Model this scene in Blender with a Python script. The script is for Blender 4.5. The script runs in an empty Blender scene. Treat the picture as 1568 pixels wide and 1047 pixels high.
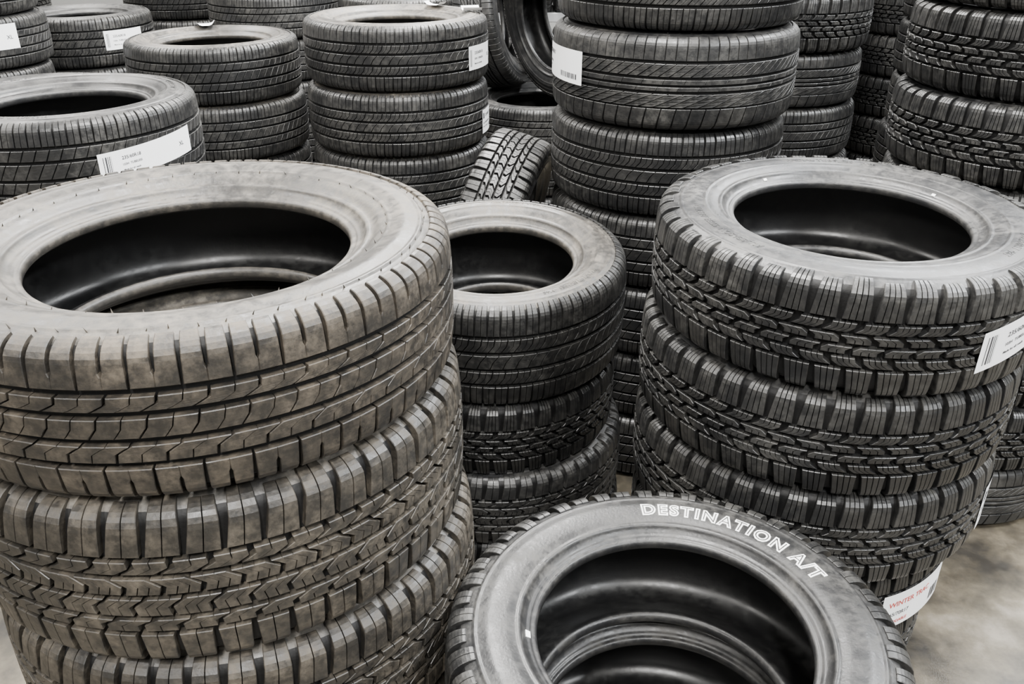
import bpy, math, random, bmesh
import numpy as np
from mathutils import Matrix
random.seed(7)
D2R=math.pi/180
scene=bpy.context.scene

# ------------------------------------------------------------ materials
def new_mat(name):
    m=bpy.data.materials.new(name); m.use_nodes=True
    nt=m.node_tree; return m,nt,nt.nodes['Principled BSDF']

def rubber(name, base, dust, amt, rough, up=0.5, spec=0.5, bump=0.35):
    m,nt,b=new_mat(name); N=nt.nodes; L=nt.links
    tc=N.new('ShaderNodeTexCoord'); oi=N.new('ShaderNodeObjectInfo')
    add=N.new('ShaderNodeVectorMath'); add.operation='ADD'
    L.new(tc.outputs['Object'],add.inputs[0]); L.new(oi.outputs['Location'],add.inputs[1])
    n1=N.new('ShaderNodeTexNoise'); n1.inputs['Scale'].default_value=6; n1.inputs['Detail'].default_value=10; n1.inputs['Roughness'].default_value=0.72
    L.new(add.outputs[0],n1.inputs['Vector'])
    r1=N.new('ShaderNodeMapRange'); r1.inputs['From Min'].default_value=0.40; r1.inputs['From Max'].default_value=0.68
    L.new(n1.outputs['Fac'],r1.inputs['Value'])
    # fine scuffs / speckle
    n3=N.new('ShaderNodeTexNoise'); n3.inputs['Scale'].default_value=55; n3.inputs['Detail'].default_value=8; n3.inputs['Roughness'].default_value=.7
    L.new(add.outputs[0],n3.inputs['Vector'])
    r3=N.new('ShaderNodeMapRange'); r3.inputs['From Min'].default_value=0.40; r3.inputs['From Max'].default_value=0.70
    r3.inputs['To Min'].default_value=.25; r3.inputs['To Max'].default_value=1.9
    L.new(n3.outputs['Fac'],r3.inputs['Value'])
    ml=N.new('ShaderNodeMath'); ml.operation='MULTIPLY'; L.new(r1.outputs[0],ml.inputs[0]); L.new(r3.outputs[0],ml.inputs[1])
    ma=N.new('ShaderNodeMath'); ma.operation='MULTIPLY_ADD'; L.new(r3.outputs[0],ma.inputs[0]); ma.inputs[1].default_value=.14; L.new(ml.outputs[0],ma.inputs[2])
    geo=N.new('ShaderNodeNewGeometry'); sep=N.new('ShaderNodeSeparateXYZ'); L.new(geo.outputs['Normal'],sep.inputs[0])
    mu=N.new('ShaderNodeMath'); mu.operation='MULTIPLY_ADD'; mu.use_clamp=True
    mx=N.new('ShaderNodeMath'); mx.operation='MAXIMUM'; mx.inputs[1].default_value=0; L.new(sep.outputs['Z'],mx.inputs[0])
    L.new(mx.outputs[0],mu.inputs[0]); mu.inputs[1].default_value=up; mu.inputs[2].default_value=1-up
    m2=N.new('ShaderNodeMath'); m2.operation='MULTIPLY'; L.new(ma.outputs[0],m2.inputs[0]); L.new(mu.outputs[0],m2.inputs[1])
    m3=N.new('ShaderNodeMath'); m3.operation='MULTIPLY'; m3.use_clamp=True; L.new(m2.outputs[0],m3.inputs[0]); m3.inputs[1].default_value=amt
    mix=N.new('ShaderNodeMix'); mix.data_type='RGBA'
    mix.inputs['A'].default_value=(*base,1); mix.inputs['B'].default_value=(*dust,1)
    L.new(m3.outputs[0],mix.inputs['Factor'])
    hv=N.new('ShaderNodeHueSaturation'); L.new(mix.outputs['Result'],hv.inputs['Color'])
    rv=N.new('ShaderNodeMapRange'); rv.inputs['To Min'].default_value=0.75; rv.inputs['To Max'].default_value=1.3
    L.new(oi.outputs['Random'],rv.inputs['Value']); L.new(rv.outputs[0],hv.inputs['Value'])
    L.new(hv.outputs[0],b.inputs['Base Color'])
    rr=N.new('ShaderNodeMapRange'); rr.inputs['From Max'].default_value=.8; rr.inputs['To Min'].default_value=rough-0.06; rr.inputs['To Max'].default_value=rough+0.22
    L.new(m3.outputs[0],rr.inputs['Value']); L.new(rr.outputs[0],b.inputs['Roughness'])
    b.inputs['Specular IOR Level'].default_value=spec
    n2=N.new('ShaderNodeTexNoise'); n2.inputs['Scale'].default_value=200; n2.inputs['Detail'].default_value=6
    L.new(tc.outputs['Object'],n2.inputs['Vector'])
    bp=N.new('ShaderNodeBump'); bp.inputs['Strength'].default_value=bump; bp.inputs['Distance'].default_value=0.0012
    L.new(n2.outputs['Fac'],bp.inputs['Height']); L.new(bp.outputs[0],b.inputs['Normal'])
    return m

def plain(name,col,rough=0.6,spec=0.5,metal=0,noise=0.0,nscale=20):
    m,nt,b=new_mat(name)
    b.inputs['Roughness'].default_value=rough; b.inputs['Metallic'].default_value=metal
    b.inputs['Specular IOR Level'].default_value=spec
    N=nt.nodes;L=nt.links
    n=N.new('ShaderNodeTexNoise'); n.inputs['Scale'].default_value=nscale; n.inputs['Detail'].default_value=6
    tc=N.new('ShaderNodeTexCoord'); L.new(tc.outputs['Object'],n.inputs['Vector'])
    mix=N.new('ShaderNodeMix'); mix.data_type='RGBA'
    mix.inputs['A'].default_value=(*[c*(1-noise) for c in col],1); mix.inputs['B'].default_value=(*[min(1,c*(1+noise)) for c in col],1)
    L.new(n.outputs['Fac'],mix.inputs['Factor']); L.new(mix.outputs['Result'],b.inputs['Base Color'])
    return m

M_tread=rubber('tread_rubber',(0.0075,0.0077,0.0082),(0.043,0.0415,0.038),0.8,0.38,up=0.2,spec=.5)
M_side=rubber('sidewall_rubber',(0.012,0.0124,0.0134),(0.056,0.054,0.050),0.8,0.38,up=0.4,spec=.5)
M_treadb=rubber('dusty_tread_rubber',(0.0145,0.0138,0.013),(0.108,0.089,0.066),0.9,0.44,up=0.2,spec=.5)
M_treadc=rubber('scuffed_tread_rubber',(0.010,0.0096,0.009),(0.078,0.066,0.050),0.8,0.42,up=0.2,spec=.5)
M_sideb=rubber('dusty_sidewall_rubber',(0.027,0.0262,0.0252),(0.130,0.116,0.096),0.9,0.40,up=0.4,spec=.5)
M_liner=rubber('inner_liner_rubber',(0.006,0.006,0.0065),(0.020,0.020,0.019),0.6,0.36,up=0.2,bump=0.15)
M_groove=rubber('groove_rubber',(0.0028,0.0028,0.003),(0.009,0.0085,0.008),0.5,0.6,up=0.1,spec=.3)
M_white=plain('white_letter_rubber',(0.85,0.85,0.83),0.6,noise=0.06)
M_paper=plain('label_paper',(0.86,0.87,0.88),0.55,noise=0.03)
M_ink=plain('label_ink',(0.03,0.03,0.035),0.6)
M_red=plain('label_red_ink',(0.45,0.05,0.04),0.6)
M_steel=plain('galvanised_steel',(0.5,0.51,0.52),0.4,metal=0.6,noise=0.1)

# ------------------------------------------------------------ tyre builder
def text_geo(body,offset,space=1.0):
    cu=bpy.data.curves.new('tmp','FONT'); cu.body=body; cu.size=1; cu.extrude=0.1; cu.offset=offset
    cu.resolution_u=3; cu.align_x='CENTER'; cu.space_character=space
    ob=bpy.data.objects.new('tmp',cu); scene.collection.objects.link(ob)
    bpy.context.view_layer.update()
    dg=bpy.context.evaluated_depsgraph_get()
    me=bpy.data.meshes.new_from_object(ob.evaluated_get(dg))
    vs=[tuple(v.co) for v in me.vertices]; fs=[tuple(p.vertices) for p in me.polygons]
    bpy.data.objects.remove(ob); bpy.data.curves.remove(cu); bpy.data.meshes.remove(me)
    return vs,fs

def hermite(pts,n=10):
    p=np.array(pts,float); u=np.concatenate([[0],np.cumsum(np.linalg.norm(np.diff(p,axis=0),axis=1))])
    m=np.zeros_like(p)
    m[1:-1]=(p[2:]-p[:-2])/(u[2:]-u[:-2])[:,None]
    m[0]=(0,np.sign(p[1,1]-p[0,1])); m[-1]=(0,np.sign(p[-1,1]-p[-2,1]))
    out=[]
    for i in range(len(p)-1):
        h=u[i+1]-u[i]
        for k in range(n):
            t=k/n
            out.append((2*t**3-3*t**2+1)*p[i]+(t**3-2*t**2+t)*h*m[i]+(-2*t**3+3*t**2)*p[i+1]+(t**3-t**2)*h*m[i+1])
    out.append(p[-1]); return np.array(out)

def resample(p,step):
    s=np.concatenate([[0],np.cumsum(np.linalg.norm(np.diff(p,axis=0),axis=1))])
    n=max(2,int(s[-1]/step)); q=np.linspace(0,s[-1],n+1)
    return np.stack([np.interp(q,s,p[:,0]),np.interp(q,s,p[:,1])],1),q

def ribs(style):
    # t0,t1,pitches,skew,gap(m),vee,sipes,offset
    if style=='suv':
        return [( .60,1.26,84, .04,.0050,0,1,0),( .28,.49,42, .34,.0034,.14,2,.3),(-.12,.17,42, .22,.0022,.06,2,.1),
                (-.49,-.23,42,.34,.0034,-.14,2,.6),(-1.26,-.60,84,.04,.0050,0,1,.2)]
    if style=='at':
        return [( .61,1.36,50, .10,.0115,.06,2,0),( .36,.54,50, .35,.0085,.20,2,.4),(.05,.29,50,-.30,.0065,.22,3,.1),
                (-.28,-.02,50,.30,.0065,-.22,3,.6),(-.53,-.35,50,.35,.0085,-.20,2,.7),(-1.36,-.60,50,.10,.0115,.06,2,.3)]
    if style=='winter':
        return [( .52,1.34,46, .10,.0140,.0,4,0),( .26,.455,46, .28,.0125,.10,4,.52),( .03,.19,46,-.20,.0120,.10,3,.1),
                (-.205,-.045,46,.20,.0120,-.10,3,.55),(-.465,-.275,46,-.28,.0125,-.10,4,.95),(-1.34,-.54,46,-.10,.0140,.0,4,.45)]
    if style=='allseason':
        return [( .62,1.24,70, .10,.0042,0,2,0),( .25,.53,70, .50,.0024,.15,2,.3),(-.16,.16,70, .7,.0020,-.1,1,.5),
                (-.53,-.25,70,.50,.0024,.15,2,.1),(-1.24,-.62,70,.10,.0042,0,2,.5)]
    if style=='uhp':
        return [( .62,1.22,80, .10,.0020,0,1,0),( .22,.54,80,1.60,.0030,.0,1,.3),(.02,.145,40, .1,.0004,0,1,.5),
                (-.145,-.04,40,.1,.0004,0,1,.2),(-.56,-.22,56,1.9,.0045,0,1,.1),(-1.22,-.60,56,.35,.0040,0,1,.5)]
    return [( .62,1.22,72, .10,.0034,0,2,0),( .27,.54,72, .40,.0018,0,1,.3),(-.19,.19,72, .7,.0018,0,1,.5),
            (-.54,-.27,72,.40,.0018,0,1,.1),(-1.22,-.62,72,.10,.0034,0,2,.5)]

def build_tire(name,R,W,rb,style,dusty=False,texts=(),nibs=False,bd=.72,ring=True):
    d={'at':.0120,'winter':.0125,'suv':.0100}.get(style,.0090)
    a=R-d; hw=W/2; tw=.80*hw
    mid=rb+.56*(a-rb)
    outer=[(a,0),(a-.0006,.5*tw),(a-.0025,.8*tw),(a-.0055,tw),(a-.013,.885*hw),(a-.026,.945*hw),(a-.044,.98*hw),(mid,.995*hw),
           (rb+.047,(.93+.6*(bd-.72))*hw),(rb+.034,(bd+.15)*hw),(rb+.026,(bd+.13)*hw),(rb+.018,(bd+.06)*hw),(rb+.010,(bd+.015)*hw),(rb+.003,bd*hw),(rb,(bd-.05)*hw)]
    inner=[(rb,(bd-.05)*hw),(rb+.001,(bd-.13)*hw),(rb+.009,(bd-.17)*hw),(rb+.022,(bd-.12)*hw),(mid-.01,.84*hw),(a-.045,.88*hw),(a-.022,.76*hw),(a-.0135,.5*hw),(a-.012,0)]
    allp=hermite(outer+inner[1:],10); no=(len(outer)-1)*10
    op=allp[:no+1]; ip=allp[no:]
    op,os_=resample(op,.0018); ip,_=resample(ip,.008)
    tan=np.gradient(op,axis=0); tan/=np.linalg.norm(tan,axis=1)[:,None]
    nrm=np.stack([tan[:,1],-tan[:,0]],1)
    h=np.zeros(len(op))
    bands=[(a-.034,.0022,.0014),(rb+.027,.003,.0014),(rb+.012,.0018,.0010)]
    if ring: bands.append((rb+.058,.0020,.0012))
    for (rc,wd,am) in bands:
        h+=am*np.clip(1.6-np.abs((op[:,0]-rc)/wd),0,1)*(op[:,1]>tw*.8)*(op[:,0]<a-.012)
    base_op=op.copy(); op=op+nrm*h[:,None]
    iskeep=[0]
    for i in range(1,len(op)):
        if op[i,1]>tw*.97 or op[i,0]<a-.02 or i%5==0 : iskeep.append(i)
    cp=op[iskeep]
    half=np.concatenate([cp,ip[1:]]); nout=len(cp)
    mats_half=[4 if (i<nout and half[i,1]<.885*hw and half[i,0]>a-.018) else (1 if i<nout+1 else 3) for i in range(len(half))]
    full=list(map(tuple,half))+[(r,-z) for r,z in half[-2:0:-1]]
    mf=mats_half[:-1]+[mats_half[i-1] for i in range(len(half)-1,0,-1)]
    V=[];F=[];MI=[];SM=[]
    NS=168; n=len(full)
    for k in range(NS):
        c=math.cos(2*math.pi*k/NS); s=math.sin(2*math.pi*k/NS)
        for r,z in full: V.append((r*c,r*s,z))
    for k in range(NS):
        k2=(k+1)%NS
        for j in range(n):
            j2=(j+1)%n
            F.append((k*n+j,k2*n+j,k2*n+j2,k*n+j2)); MI.append(mf[j]); SM.append(True)
    def P(t,hh):
        s=min(abs(t)*tw,os_[-1])
        r=np.interp(s,os_,base_op[:,0]); z=np.interp(s,os_,base_op[:,1])
        nr=np.interp(s,os_,nrm[:,0]); nz=np.interp(s,os_,nrm[:,1])
        r+=nr*hh; z+=nz*hh
        return r,(z if t>=0 else -z)
    for ri,(t0,t1,NP,skew,gap,vee,K,off) in enumerate(ribs(style)):
        p=2*math.pi/NP; pm=p*R
        should=max(abs(t0),abs(t1))>1.0
        nr_=12 if should else (6 if vee else 4)
        c=.0010
        for K_i in range(K):
            rows=[]
            for j in range(nr_+1):
                f=j/nr_; t=t0+(t1-t0)*f
                g=gap/pm
                if should:
                    out=f if t1>0 else 1-f
                    g=g*(.60+.75*out)
                sh=off+skew*(f-.5)+vee*(1-abs(2*f-1))
                L=sh+g/2; Rr=sh+1-g/2
                w=(Rr-L)/K; sg=.0011/pm if K>1 else 0
                l=L+w*K_i+(sg/2 if K_i>0 else 0); r_=L+w*(K_i+1)-(sg/2 if K_i<K-1 else 0)
                ho=d*.98
                if abs(t)>1.0: ho=d*.98*(1-.75*min(1,(abs(t)-1)/.36))
                rows.append((t,l,r_,ho))
            ct=c/tw; csl=(c if K_i==0 else .0003)/pm; csr=(c if K_i==K-1 else .0003)/pm
            for alt in (0,1):
                tmpl=[]
                for j,(t,l,r_,ho) in enumerate(rows):
                    tt=t
                    if should and alt and style in('at','winter'):
                        o=(abs(t)-1)
                        if o>0: tt=math.copysign(1+o*.72,t)
                    ti=tt+(ct if j==0 else (-ct if j==nr_ else 0))
                    rbz=P(tt,-.0025); rm=P(tt,max(ho-c,.0004)); rt=P(ti,ho)
                    tmpl.append(((l,r_)+rbz,(l,r_)+rm,(l+csl,r_-csr)+rt))
                for i in range(alt,NP,2):
                    b0=len(V)
                    for jj,row in enumerate(tmpl):
                        for (l,r_,rad,z) in row:
                            lo,hi=l,r_
                            if should and style=='suv':
                                inner_=(jj<=3) if t1>0 else (jj>=nr_-3)
                                if inner_:
                                    if alt==0: hi=hi+gap/pm*.35
                                    else: lo=lo-gap/pm*.35
                            for ph in (lo,hi):
                                an=(i+ph)*p; V.append((rad*math.cos(an),rad*math.sin(an),z))
                    def ix(j,lay,side): return b0+j*6+lay*2+side
                    for j in range(nr_):
                        F.append((ix(j,2,0),ix(j,2,1),ix(j+1,2,1),ix(j+1,2,0)))
                        for lay in (0,1):
                            F.append((ix(j,lay,0),ix(j,lay+1,0),ix(j+1,lay+1,0),ix(j+1,lay,0)))
                            F.append((ix(j,lay,1),ix(j+1,lay,1),ix(j+1,lay+1,1),ix(j,lay+1,1)))
                    for lay in (0,1):
                        F.append((ix(0,lay,0),ix(0,lay,1),ix(0,lay+1,1),ix(0,lay+1,0)))
                        F.append((ix(nr_,lay,0),ix(nr_,lay+1,0),ix(nr_,lay+1,1),ix(nr_,lay,1)))
                    k=len(F)-len(MI); MI.extend([0]*k); SM.extend([False]*k)
    msk=(base_op[:,1]>(bd-.02)*hw)&(base_op[:,0]<a-.012)
    rr=base_op[msk][:,0][::-1]; ss=os_[msk][::-1]
    for (body,ang,rad,size,white,side) in texts:
        for (offs,hh,mi) in (((.062,.0010,2),(-.022,.0014,1)) if (white and len(body)>2) else (((.04,.001,2),) if white else ((.012,.0007,1),))):
            vs,fs=text_geo(body,offs,1.25 if white else 1.0); b0=len(V)
            for (x,y,z) in vs:
                an=ang*D2R-x*size/rad*side; r=rad+(y-.35)*size
                s=np.interp(r,rr,ss); q=P(s/tw,hh if z>0 else -.001)
                V.append((q[0]*math.cos(an),q[0]*math.sin(an),q[1]*side))
            for f in fs: F.append(tuple(b0+i for i in f)); MI.append(mi); SM.append(False)
    if nibs:
        rng=random.Random(3)
        for ringr,cnt in ((a-.030,70),(rb+.054,46)):
            for i in range(cnt):
                an=2*math.pi*(i+rng.random()*.3)/cnt; s=np.interp(ringr+rng.uniform(-.002,.002),rr,ss)
                q=P(s/tw,-.0005); q2=P(s/tw,rng.uniform(.004,.008)); b0=len(V); w=.0009
                for dx in (-w,w):
                    for dy in (-w,w): V.append(((q[0]+dx)*math.cos(an+dy/q[0]),(q[0]+dx)*math.sin(an+dy/q[0]),q[1]))
                an2=an+rng.uniform(-.012,.012); V.append((q2[0]*math.cos(an2),q2[0]*math.sin(an2),q2[1]))
                for f in ((0,1,4),(1,3,4),(3,2,4),(2,0,4)): F.append(tuple(b0+x for x in f)); MI.append(0); SM.append(False)
    me=bpy.data.meshes.new(name); me.from_pydata(V,[],F)
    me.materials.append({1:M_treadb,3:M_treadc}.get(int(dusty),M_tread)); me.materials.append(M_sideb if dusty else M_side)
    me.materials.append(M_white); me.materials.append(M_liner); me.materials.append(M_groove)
    me.polygons.foreach_set('material_index',MI); me.polygons.foreach_set('use_smooth',SM)
    me.update()
    bm=bmesh.new(); bm.from_mesh(me); bmesh.ops.recalc_face_normals(bm,faces=bm.faces); bm.to_mesh(me); bm.free()
    me['R']=R; me['W']=W; me['tw']=tw
    return me

gen=lambda a0,rad,sz:[("RADIAL TUBELESS   M+S",a0,rad,sz,False,1),("ALL SEASON  STEEL BELTED",a0+120,rad,sz,False,1),("P225/60R17  98T",a0+240,rad,sz,False,1)]
T={}
T['suvA']=build_tire('suv_tire_mesh',.37,.215,.222,'suv',1,(),True,bd=.66)
T['atA']=build_tire('at_tire_mesh',.378,.2545,.225,'at',3)
T['atF']=build_tire('letter_tire_mesh',.342,.232,.203,'at',0,[("DESTINATION A/T",57,.262,.033,True,1),("-",182,.222,.04,True,1)],bd=.80,ring=False)
T['win']=build_tire('winter_tire_mesh',.364,.212,.214,'winter',0,gen(80,.292,.018)+[("-",118,.236,.025,True,1),("-",28,.236,.025,True,1)],bd=.78)
T['winl']=build_tire('winter_lower_mesh',.364,.205,.214,'winter')
T['wins']=build_tire('winter_small_mesh',.340,.1653,.205,'winter')
T['M']=build_tire('as_tire_mesh',.32,.27,.188,'allseason',2,gen(40,.262,.016),bd=.72)
T['Mat']=build_tire('m_at_tire_mesh',.315,.200,.188,'winter')
T['Ml']=build_tire('m_low_tire_mesh',.33,.208,.192,'at')
T['C']=build_tire('touring_tire_mesh',.338,.2135,.205,'touring')
T['Ca']=build_tire('allseason_c_mesh',.336,.235,.205,'allseason')
T['Cu']=build_tire('uhp_tire_mesh',.342,.242,.205,'uhp')
T['E']=build_tire('e_tire_mesh',.33,.236,.200,'touring',0,gen(100,.272,.018))
T['B']=build_tire('b_tire_mesh',.32,.2115,.190,'allseason',2)
T['Dd']=build_tire('d_tire_mesh',.305,.197,.186,'touring',2)
T['Gg']=build_tire('g_tire_mesh',.33,.226,.20,'allseason')
T['g1']=build_tire('generic1_mesh',.33,.20,.20,'touring')
T['g2']=build_tire('generic2_mesh',.325,.20,.20,'uhp')
T['g3']=build_tire('generic3_mesh',.33,.20,.20,'winter')
T['st']=build_tire('leaning_tire_mesh',.30,.19,.19,'at')

def tire(key,loc,rot=(0,0,0),name='car_tire'):
    ob=bpy.data.objects.new(name,T[key]); scene.collection.objects.link(ob)
    ob.location=loc; ob.rotation_euler=rot; return ob

def stack(x,y,keys,offs=None,rots=None,tilt=None,jit=.010):
    z=0;res=[]
    for i,k in enumerate(keys):   # bottom to top
        W=T[k]['W']
        dx,dy=(random.uniform(-jit,jit),random.uniform(-jit,jit))
        if offs and i in offs: dx,dy=offs[i]
        rz=random.uniform(0,6.28)
        if rots and i in rots: rz=rots[i]
        ob=tire(k,(x+dx,y+dy,z+W/2+.0008*i),(0,0,rz))
        if tilt and i in tilt:
            ob.rotation_euler=(Matrix.Rotation(tilt[i]*D2R,3,'X')@Matrix.Rotation(rz,3,'Z')).to_euler()
        res.append(ob); z+=W
    return res

def add_label(ob,a0,a1,z0,z1,kind=0,slant=0.0,extra=.0012):
    R=ob.data['R']+extra; rz=ob.rotation_euler[2]
    V=[];F=[];MI=[]
    def patch(u0,u1,v0,v1,h,mi):
        n=max(2,int(14*(u1-u0))+1); b=len(V)
        for i in range(n+1):
            u=u0+(u1-u0)*i/n; an=(a0+(a1-a0)*u)*D2R-rz
            for v in (v0,v1):
                z=z0+(z1-z0)*v+slant*(u-.5); V.append(((R+h)*math.cos(an),(R+h)*math.sin(an),z))
        for i in range(n): F.append((b+2*i,b+2*i+2,b+2*i+3,b+2*i+1)); MI.append(mi)
    patch(0,1,0,1,0,0); e=.0004
    Lw=abs(a1-a0)*D2R*R; Hh=z1-z0
    def text(body,u,v,size,h=.0004,mi=1):
        vs,fs=text_geo(body,.012); xs=min(q[0] for q in vs); b=len(V)
        for (x,y,z) in vs:
            uu=u+(x-xs)*size/Lw; vv=v+y*size/Hh
            an=(a0+(a1-a0)*uu)*D2R-rz; zz=z0+(z1-z0)*vv+slant*(uu-.5); hh=h if z>0 else h*.5
            V.append(((R+hh)*math.cos(an),(R+hh)*math.sin(an),zz))
        for f in fs: F.append(tuple(b+q for q in f)); MI.append(mi)
    rng=random.Random(kind*7+1)
    def barcode(u0,u1,v0,v1):
        u=u0
        while u<u1:
            w=rng.choice((.006,.012,.018)); patch(u,min(u+w,u1),v0,v1,e,1); u+=w+rng.choice((.008,.014))
    if kind==0:
        patch(.05,.14,.62,.86,e,1); text('225/45R17',.22,.68,Hh*.17)
        text('ALL SEASON RADIAL',.06,.40,Hh*.10); text('Load 94  Speed V',.06,.25,Hh*.09); barcode(.62,.93,.14,.30)
    elif kind==1:
        barcode(.04,.11,.15,.85); text('235/60R18',.20,.64,Hh*.17); text('103H  TUBELESS',.20,.42,Hh*.11); text('Made for all roads',.20,.22,Hh*.09)
        text('XL',.82,.40,Hh*.22)
    else:
        text('WINTER TRAC',.08,.62,Hh*.20,.0006,2); text('265/70R17',.08,.34,Hh*.15); text('STUDDABLE',.08,.12,Hh*.12,.0006,2)
        barcode(.75,.95,.15,.5)
    me=bpy.data.meshes.new('paper_label'); me.from_pydata(V,[],F)
    for m in (M_paper,M_ink,M_red): me.materials.append(m)
    me.polygons.foreach_set('material_index',MI)
    l=bpy.data.objects.new('paper_label',me); scene.collection.objects.link(l); l.parent=ob

def add_slip(ob,ang,r0,r1,half):
    # loose paper slip lying on the upper sidewall, slightly curled at its ends
    rz=ob.rotation_euler[2]; W=ob.data['W']; V=[];F=[]; n=8
    for i in range(n+1):
        u=i/n; an=(ang+(u-.5)*2*half)*D2R-rz; z=W/2+.0025+.012*(2*u-1)**4
        for r in (r0,r1): V.append((r*math.cos(an),r*math.sin(an),z))
    for i in range(n): F.append((2*i,2*i+1,2*i+3,2*i+2))
    me=bpy.data.meshes.new('paper_slip'); me.from_pydata(V,[],F); me.materials.append(M_paper)
    l=bpy.data.objects.new('paper_slip',me); scene.collection.objects.link(l); l.parent=ob

# ------------------------------------------------------------ stacks
A=stack(-.457,1.175,['atA','atA','atA','atA','suvA'],offs={4:(0,0),3:(.0,.0),2:(.014,0)},rots={4:.2,3:1})
F=stack(.24,.957,['atF']*3,offs={2:(0,0),1:(.008,.006)},rots={2:0,1:3,0:4})
Rk=stack(.643,1.592,['wins','wins','wins','winl','winl','win'],offs={5:(0,0),4:(-.012,.0),3:(-.012,0),2:(-.03,0),1:(-.05,0),0:(-.06,0)},rots={5:0},tilt={5:1.5,4:.8})
Ms=stack(-.038,2.015,['Ml','Ml','Mat','M'],offs={3:(0,-.006),2:(-.01,0)},tilt={3:4.8,2:3.6,1:1.8})
C=stack(.458,2.585,['C','C','C','C','Ca','Cu','Ca','C'],offs={5:(0,0),4:(-.005,0)})
E=stack(-1.172,2.313,['E']*5)
B=stack(-.40,3.20,['B']*6)
Ds=stack(-1.08,3.32,['Dd']*6)
G=stack(-2.08,4.46,['Gg']*5)
G2=stack(-2.29,3.80,['g1']*7)
L=stack(1.36,2.33,['g2','g3','g3','g3','g1','g3','g3','g3'])
J=stack(1.06,3.65,['E','E','E','g1','g2','g3','g2','g3'])
Q=stack(1.17,2.96,['g1']*3)
Pst=stack(.12,4.15,['g1']*4)
Nst=[tire('st',(-.20,2.63,.095)),tire('st',(-.20,2.64,.286))]
for (x,y,k,n) in ((-1.2,4.7,'g1',7),(-1.9,5.4,'g1',7),(-2.80,4.95,'g3',7),(-3.2,4.2,'g1',7),(-.52,4.55,'g1',6),(-1.15,5.5,'g3',7),
                  (1.40,4.70,'g1',8),(2.1,4.75,'g3',8),(1.85,3.55,'g1',7),(2.15,2.7,'g3',7),(2.6,3.6,'g1',7),(2.8,4.6,'g1',8),
                  (-2.0,2.6,'g3',5),(-1.75,3.3,'g1',5),(-2.95,3.3,'g1',7),(1.75,5.6,'g1',8),(-1.85,1.7,'g3',5)):
    stack(x,y,[k]*n)
# standing / leaning tyres
tire('st',(-.045,2.66,.385+.31),(0,105*D2R,-14*D2R))
tire('g1',(.21,4.10,.80+.335),(0,80*D2R,32*D2R))
tire('g2',(-.06,4.32,.80+.33),(0,80*D2R,-20*D2R))

add_label(E[-1],-56,-8,-.028,.038,1,slant=.018)
add_label(C[5],-190,-143,-.025,.062,0)
add_label(B[5],-36,-7,-.055,.022,1)
add_label(B[4],-20,2,-.07,.012,0)
add_label(G[4],-50,-15,-.035,.050,1)
add_label(G2[5],-70,-24,-.02,.075,1)
add_label(Rk[5],-72,-30,-.030,.045,1,slant=.05)
add_label(Rk[4],-34,-8,-.04,.06,0)
add_label(Rk[3],-42,-18,-.055,.045,0)
add_label(Rk[2],-72,-38,-.06,.030,2)
add_slip(Ds[5],112,.215,.285,8)
add_slip(B[5],12,.235,.30,7)
add_slip(B[5],60,.225,.26,9)

# ------------------------------------------------------------ tyre rack
def box(V,F,x0,x1,y0,y1,z0,z1):
    b=len(V)
    for x in (x0,x1):
        for y in (y0,y1):
            for z in (z0,z1): V.append((x,y,z))
    for f in ((0,1,3,2),(4,6,7,5),(0,4,5,1),(2,3,7,6),(0,2,6,4),(1,5,7,3)): F.append(tuple(b+i for i in f))
V=[];F_=[]
RX0,RX1,RY0,RY1=-.25,.95,5.26,5.64
for x in (RX0,RX1):
    for y in (RY0,RY1): box(V,F_,x-.02,x+.02,y-.02,y+.02,0,2.2)
    for z in (.3,1.0,1.75): box(V,F_,x-.015,x+.015,RY0,RY1,z-.02,z+.02)
for z in (.3,1.0,1.75):
    for y in (RY0,RY1): box(V,F_,RX0,RX1,y-.018,y+.018,z-.025,z+.025)
me=bpy.data.meshes.new('tire_rack'); me.from_pydata(V,[],F_); me.materials.append(M_steel)
rk=bpy.data.objects.new('tire_rack',me); scene.collection.objects.link(rk)
bv=rk.modifiers.new('bevel','BEVEL'); bv.width=.003
for z in (.3,1.0):
    for x in (-.08,.13,.34,.55,.76):
        o=tire('g1',(x,5.45,z+.3),(0,90*D2R,0),'stored_tire'); o.parent=rk

# ------------------------------------------------------------ room
def plane_box(name,x0,x1,y0,y1,z0,z1,mat):
    V=[];F=[]; box(V,F,x0,x1,y0,y1,z0,z1)
    me=bpy.data.meshes.new(name); me.from_pydata(V,[],F); me.materials.append(mat)
    o=bpy.data.objects.new(name,me); scene.collection.objects.link(o); return o
m,nt,b=new_mat('concrete_floor'); N=nt.nodes; Lk=nt.links
tc=N.new('ShaderNodeTexCoord'); n1=N.new('ShaderNodeTexNoise'); n1.inputs['Scale'].default_value=3.4; n1.inputs['Detail'].default_value=10; n1.inputs['Roughness'].default_value=.62
Lk.new(tc.outputs['Object'],n1.inputs['Vector'])
cr=N.new('ShaderNodeValToRGB'); e=cr.color_ramp.elements
e[0].position=.38; e[0].color=(.020,.0175,.014,1); e[1].position=.66; e[1].color=(.23,.205,.165,1)
x=e.new(.47); x.color=(.055,.047,.034,1); x=e.new(.56); x.color=(.12,.102,.073,1)
Lk.new(n1.outputs['Fac'],cr.inputs[0]); Lk.new(cr.outputs[0],b.inputs['Base Color'])
n2=N.new('ShaderNodeTexNoise'); n2.inputs['Scale'].default_value=30; n2.inputs['Detail'].default_value=6; Lk.new(tc.outputs['Object'],n2.inputs['Vector'])
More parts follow.
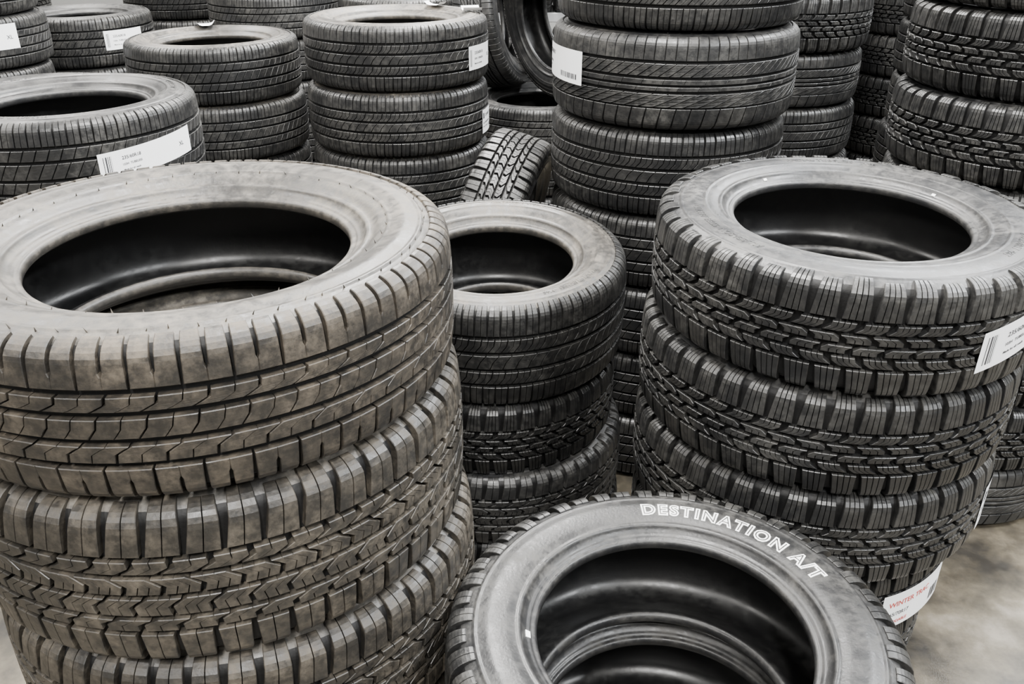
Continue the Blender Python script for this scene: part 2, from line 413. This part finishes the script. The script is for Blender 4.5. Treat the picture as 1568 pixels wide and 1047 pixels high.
mr=N.new('ShaderNodeMapRange'); mr.inputs['To Min'].default_value=.22; mr.inputs['To Max'].default_value=.55; Lk.new(n2.outputs['Fac'],mr.inputs['Value']); Lk.new(mr.outputs[0],b.inputs['Roughness'])
bp=N.new('ShaderNodeBump'); bp.inputs['Strength'].default_value=.15; bp.inputs['Distance'].default_value=.003; Lk.new(n2.outputs['Fac'],bp.inputs['Height']); Lk.new(bp.outputs[0],b.inputs['Normal'])
M_floor=m
M_wall=plain('painted_wall',(.18,.18,.175),.8,noise=.04,nscale=3)
M_ceil=plain('ceiling_paint',(.13,.13,.13),.9,noise=.03,nscale=3)
X0,X1,Y0,Y1,H=-5,5,-3.5,7,4.2
plane_box('floor',X0-.1,X1+.1,Y0-.1,Y1+.1,-.1,0,M_floor)
plane_box('ceiling',X0-.1,X1+.1,Y0-.1,Y1+.1,H,H+.1,M_ceil)
plane_box('wall_back',X0,X1,Y1,Y1+.1,0,H,M_wall)
plane_box('wall_front',X0,X1,Y0-.1,Y0,0,H,M_wall)
plane_box('wall_left',X0-.1,X0,Y0-.1,Y1+.1,0,H,M_wall)
plane_box('wall_right',X1,X1+.1,Y0-.1,Y1+.1,0,H,M_wall)

m,nt,b=new_mat('fluorescent_tube'); b.inputs['Emission Color'].default_value=(.95,1,.98,1); b.inputs['Emission Strength'].default_value=8; b.inputs['Base Color'].default_value=(1,1,1,1)
M_tube=m
M_fix=plain('fixture_enamel',(.8,.8,.8),.4)
for lx in (-3,0,3):
    for ly in (-1.5,1.5,3.8,6.0):
        V=[];F2=[]; box(V,F2,-.15,.15,-.65,.65,-.06,0); k=len(F2)
        for dx in (-.07,.07):
            b0=len(V)
            for i in range(10):
                an=i*2*math.pi/10
                for y in (-.6,.6): V.append((dx+.016*math.cos(an),y,-.08+.016*math.sin(an)))
            for i in range(10):
                j=(i+1)%10; F2.append((b0+2*i,b0+2*i+1,b0+2*j+1,b0+2*j))
        me=bpy.data.meshes.new('ceiling_light'); me.from_pydata(V,[],F2); me.materials.append(M_fix); me.materials.append(M_tube)
        me.polygons.foreach_set('material_index',[0 if i<k else 1 for i in range(len(F2))])
        o=bpy.data.objects.new('ceiling_light',me); scene.collection.objects.link(o); o.location=(lx,ly,H-.001)
        ld=bpy.data.lights.new('lamp','AREA'); ld.shape='RECTANGLE'; ld.size=.30; ld.size_y=1.3
        ld.energy={-3:190,0:360,3:370}[lx]; ld.color={-3:(1,.97,.925),0:(1,.98,.945),3:(.965,.985,1)}[lx]
        lo=bpy.data.objects.new('lamp',ld); scene.collection.objects.link(lo); lo.parent=o; lo.location=(0,0,-.13)

w=bpy.data.worlds.new('World'); scene.world=w; w.use_nodes=True
w.node_tree.nodes['Background'].inputs[0].default_value=(.5,.52,.55,1); w.node_tree.nodes['Background'].inputs[1].default_value=.3

cd=bpy.data.cameras.new('Camera'); cd.sensor_width=36; cd.lens=36*1340/1568; cd.clip_start=.02
co=bpy.data.objects.new('Camera',cd); scene.collection.objects.link(co)
co.location=(0,0,1.66); co.rotation_euler=((90-27.5)*D2R,0,0); scene.camera=co
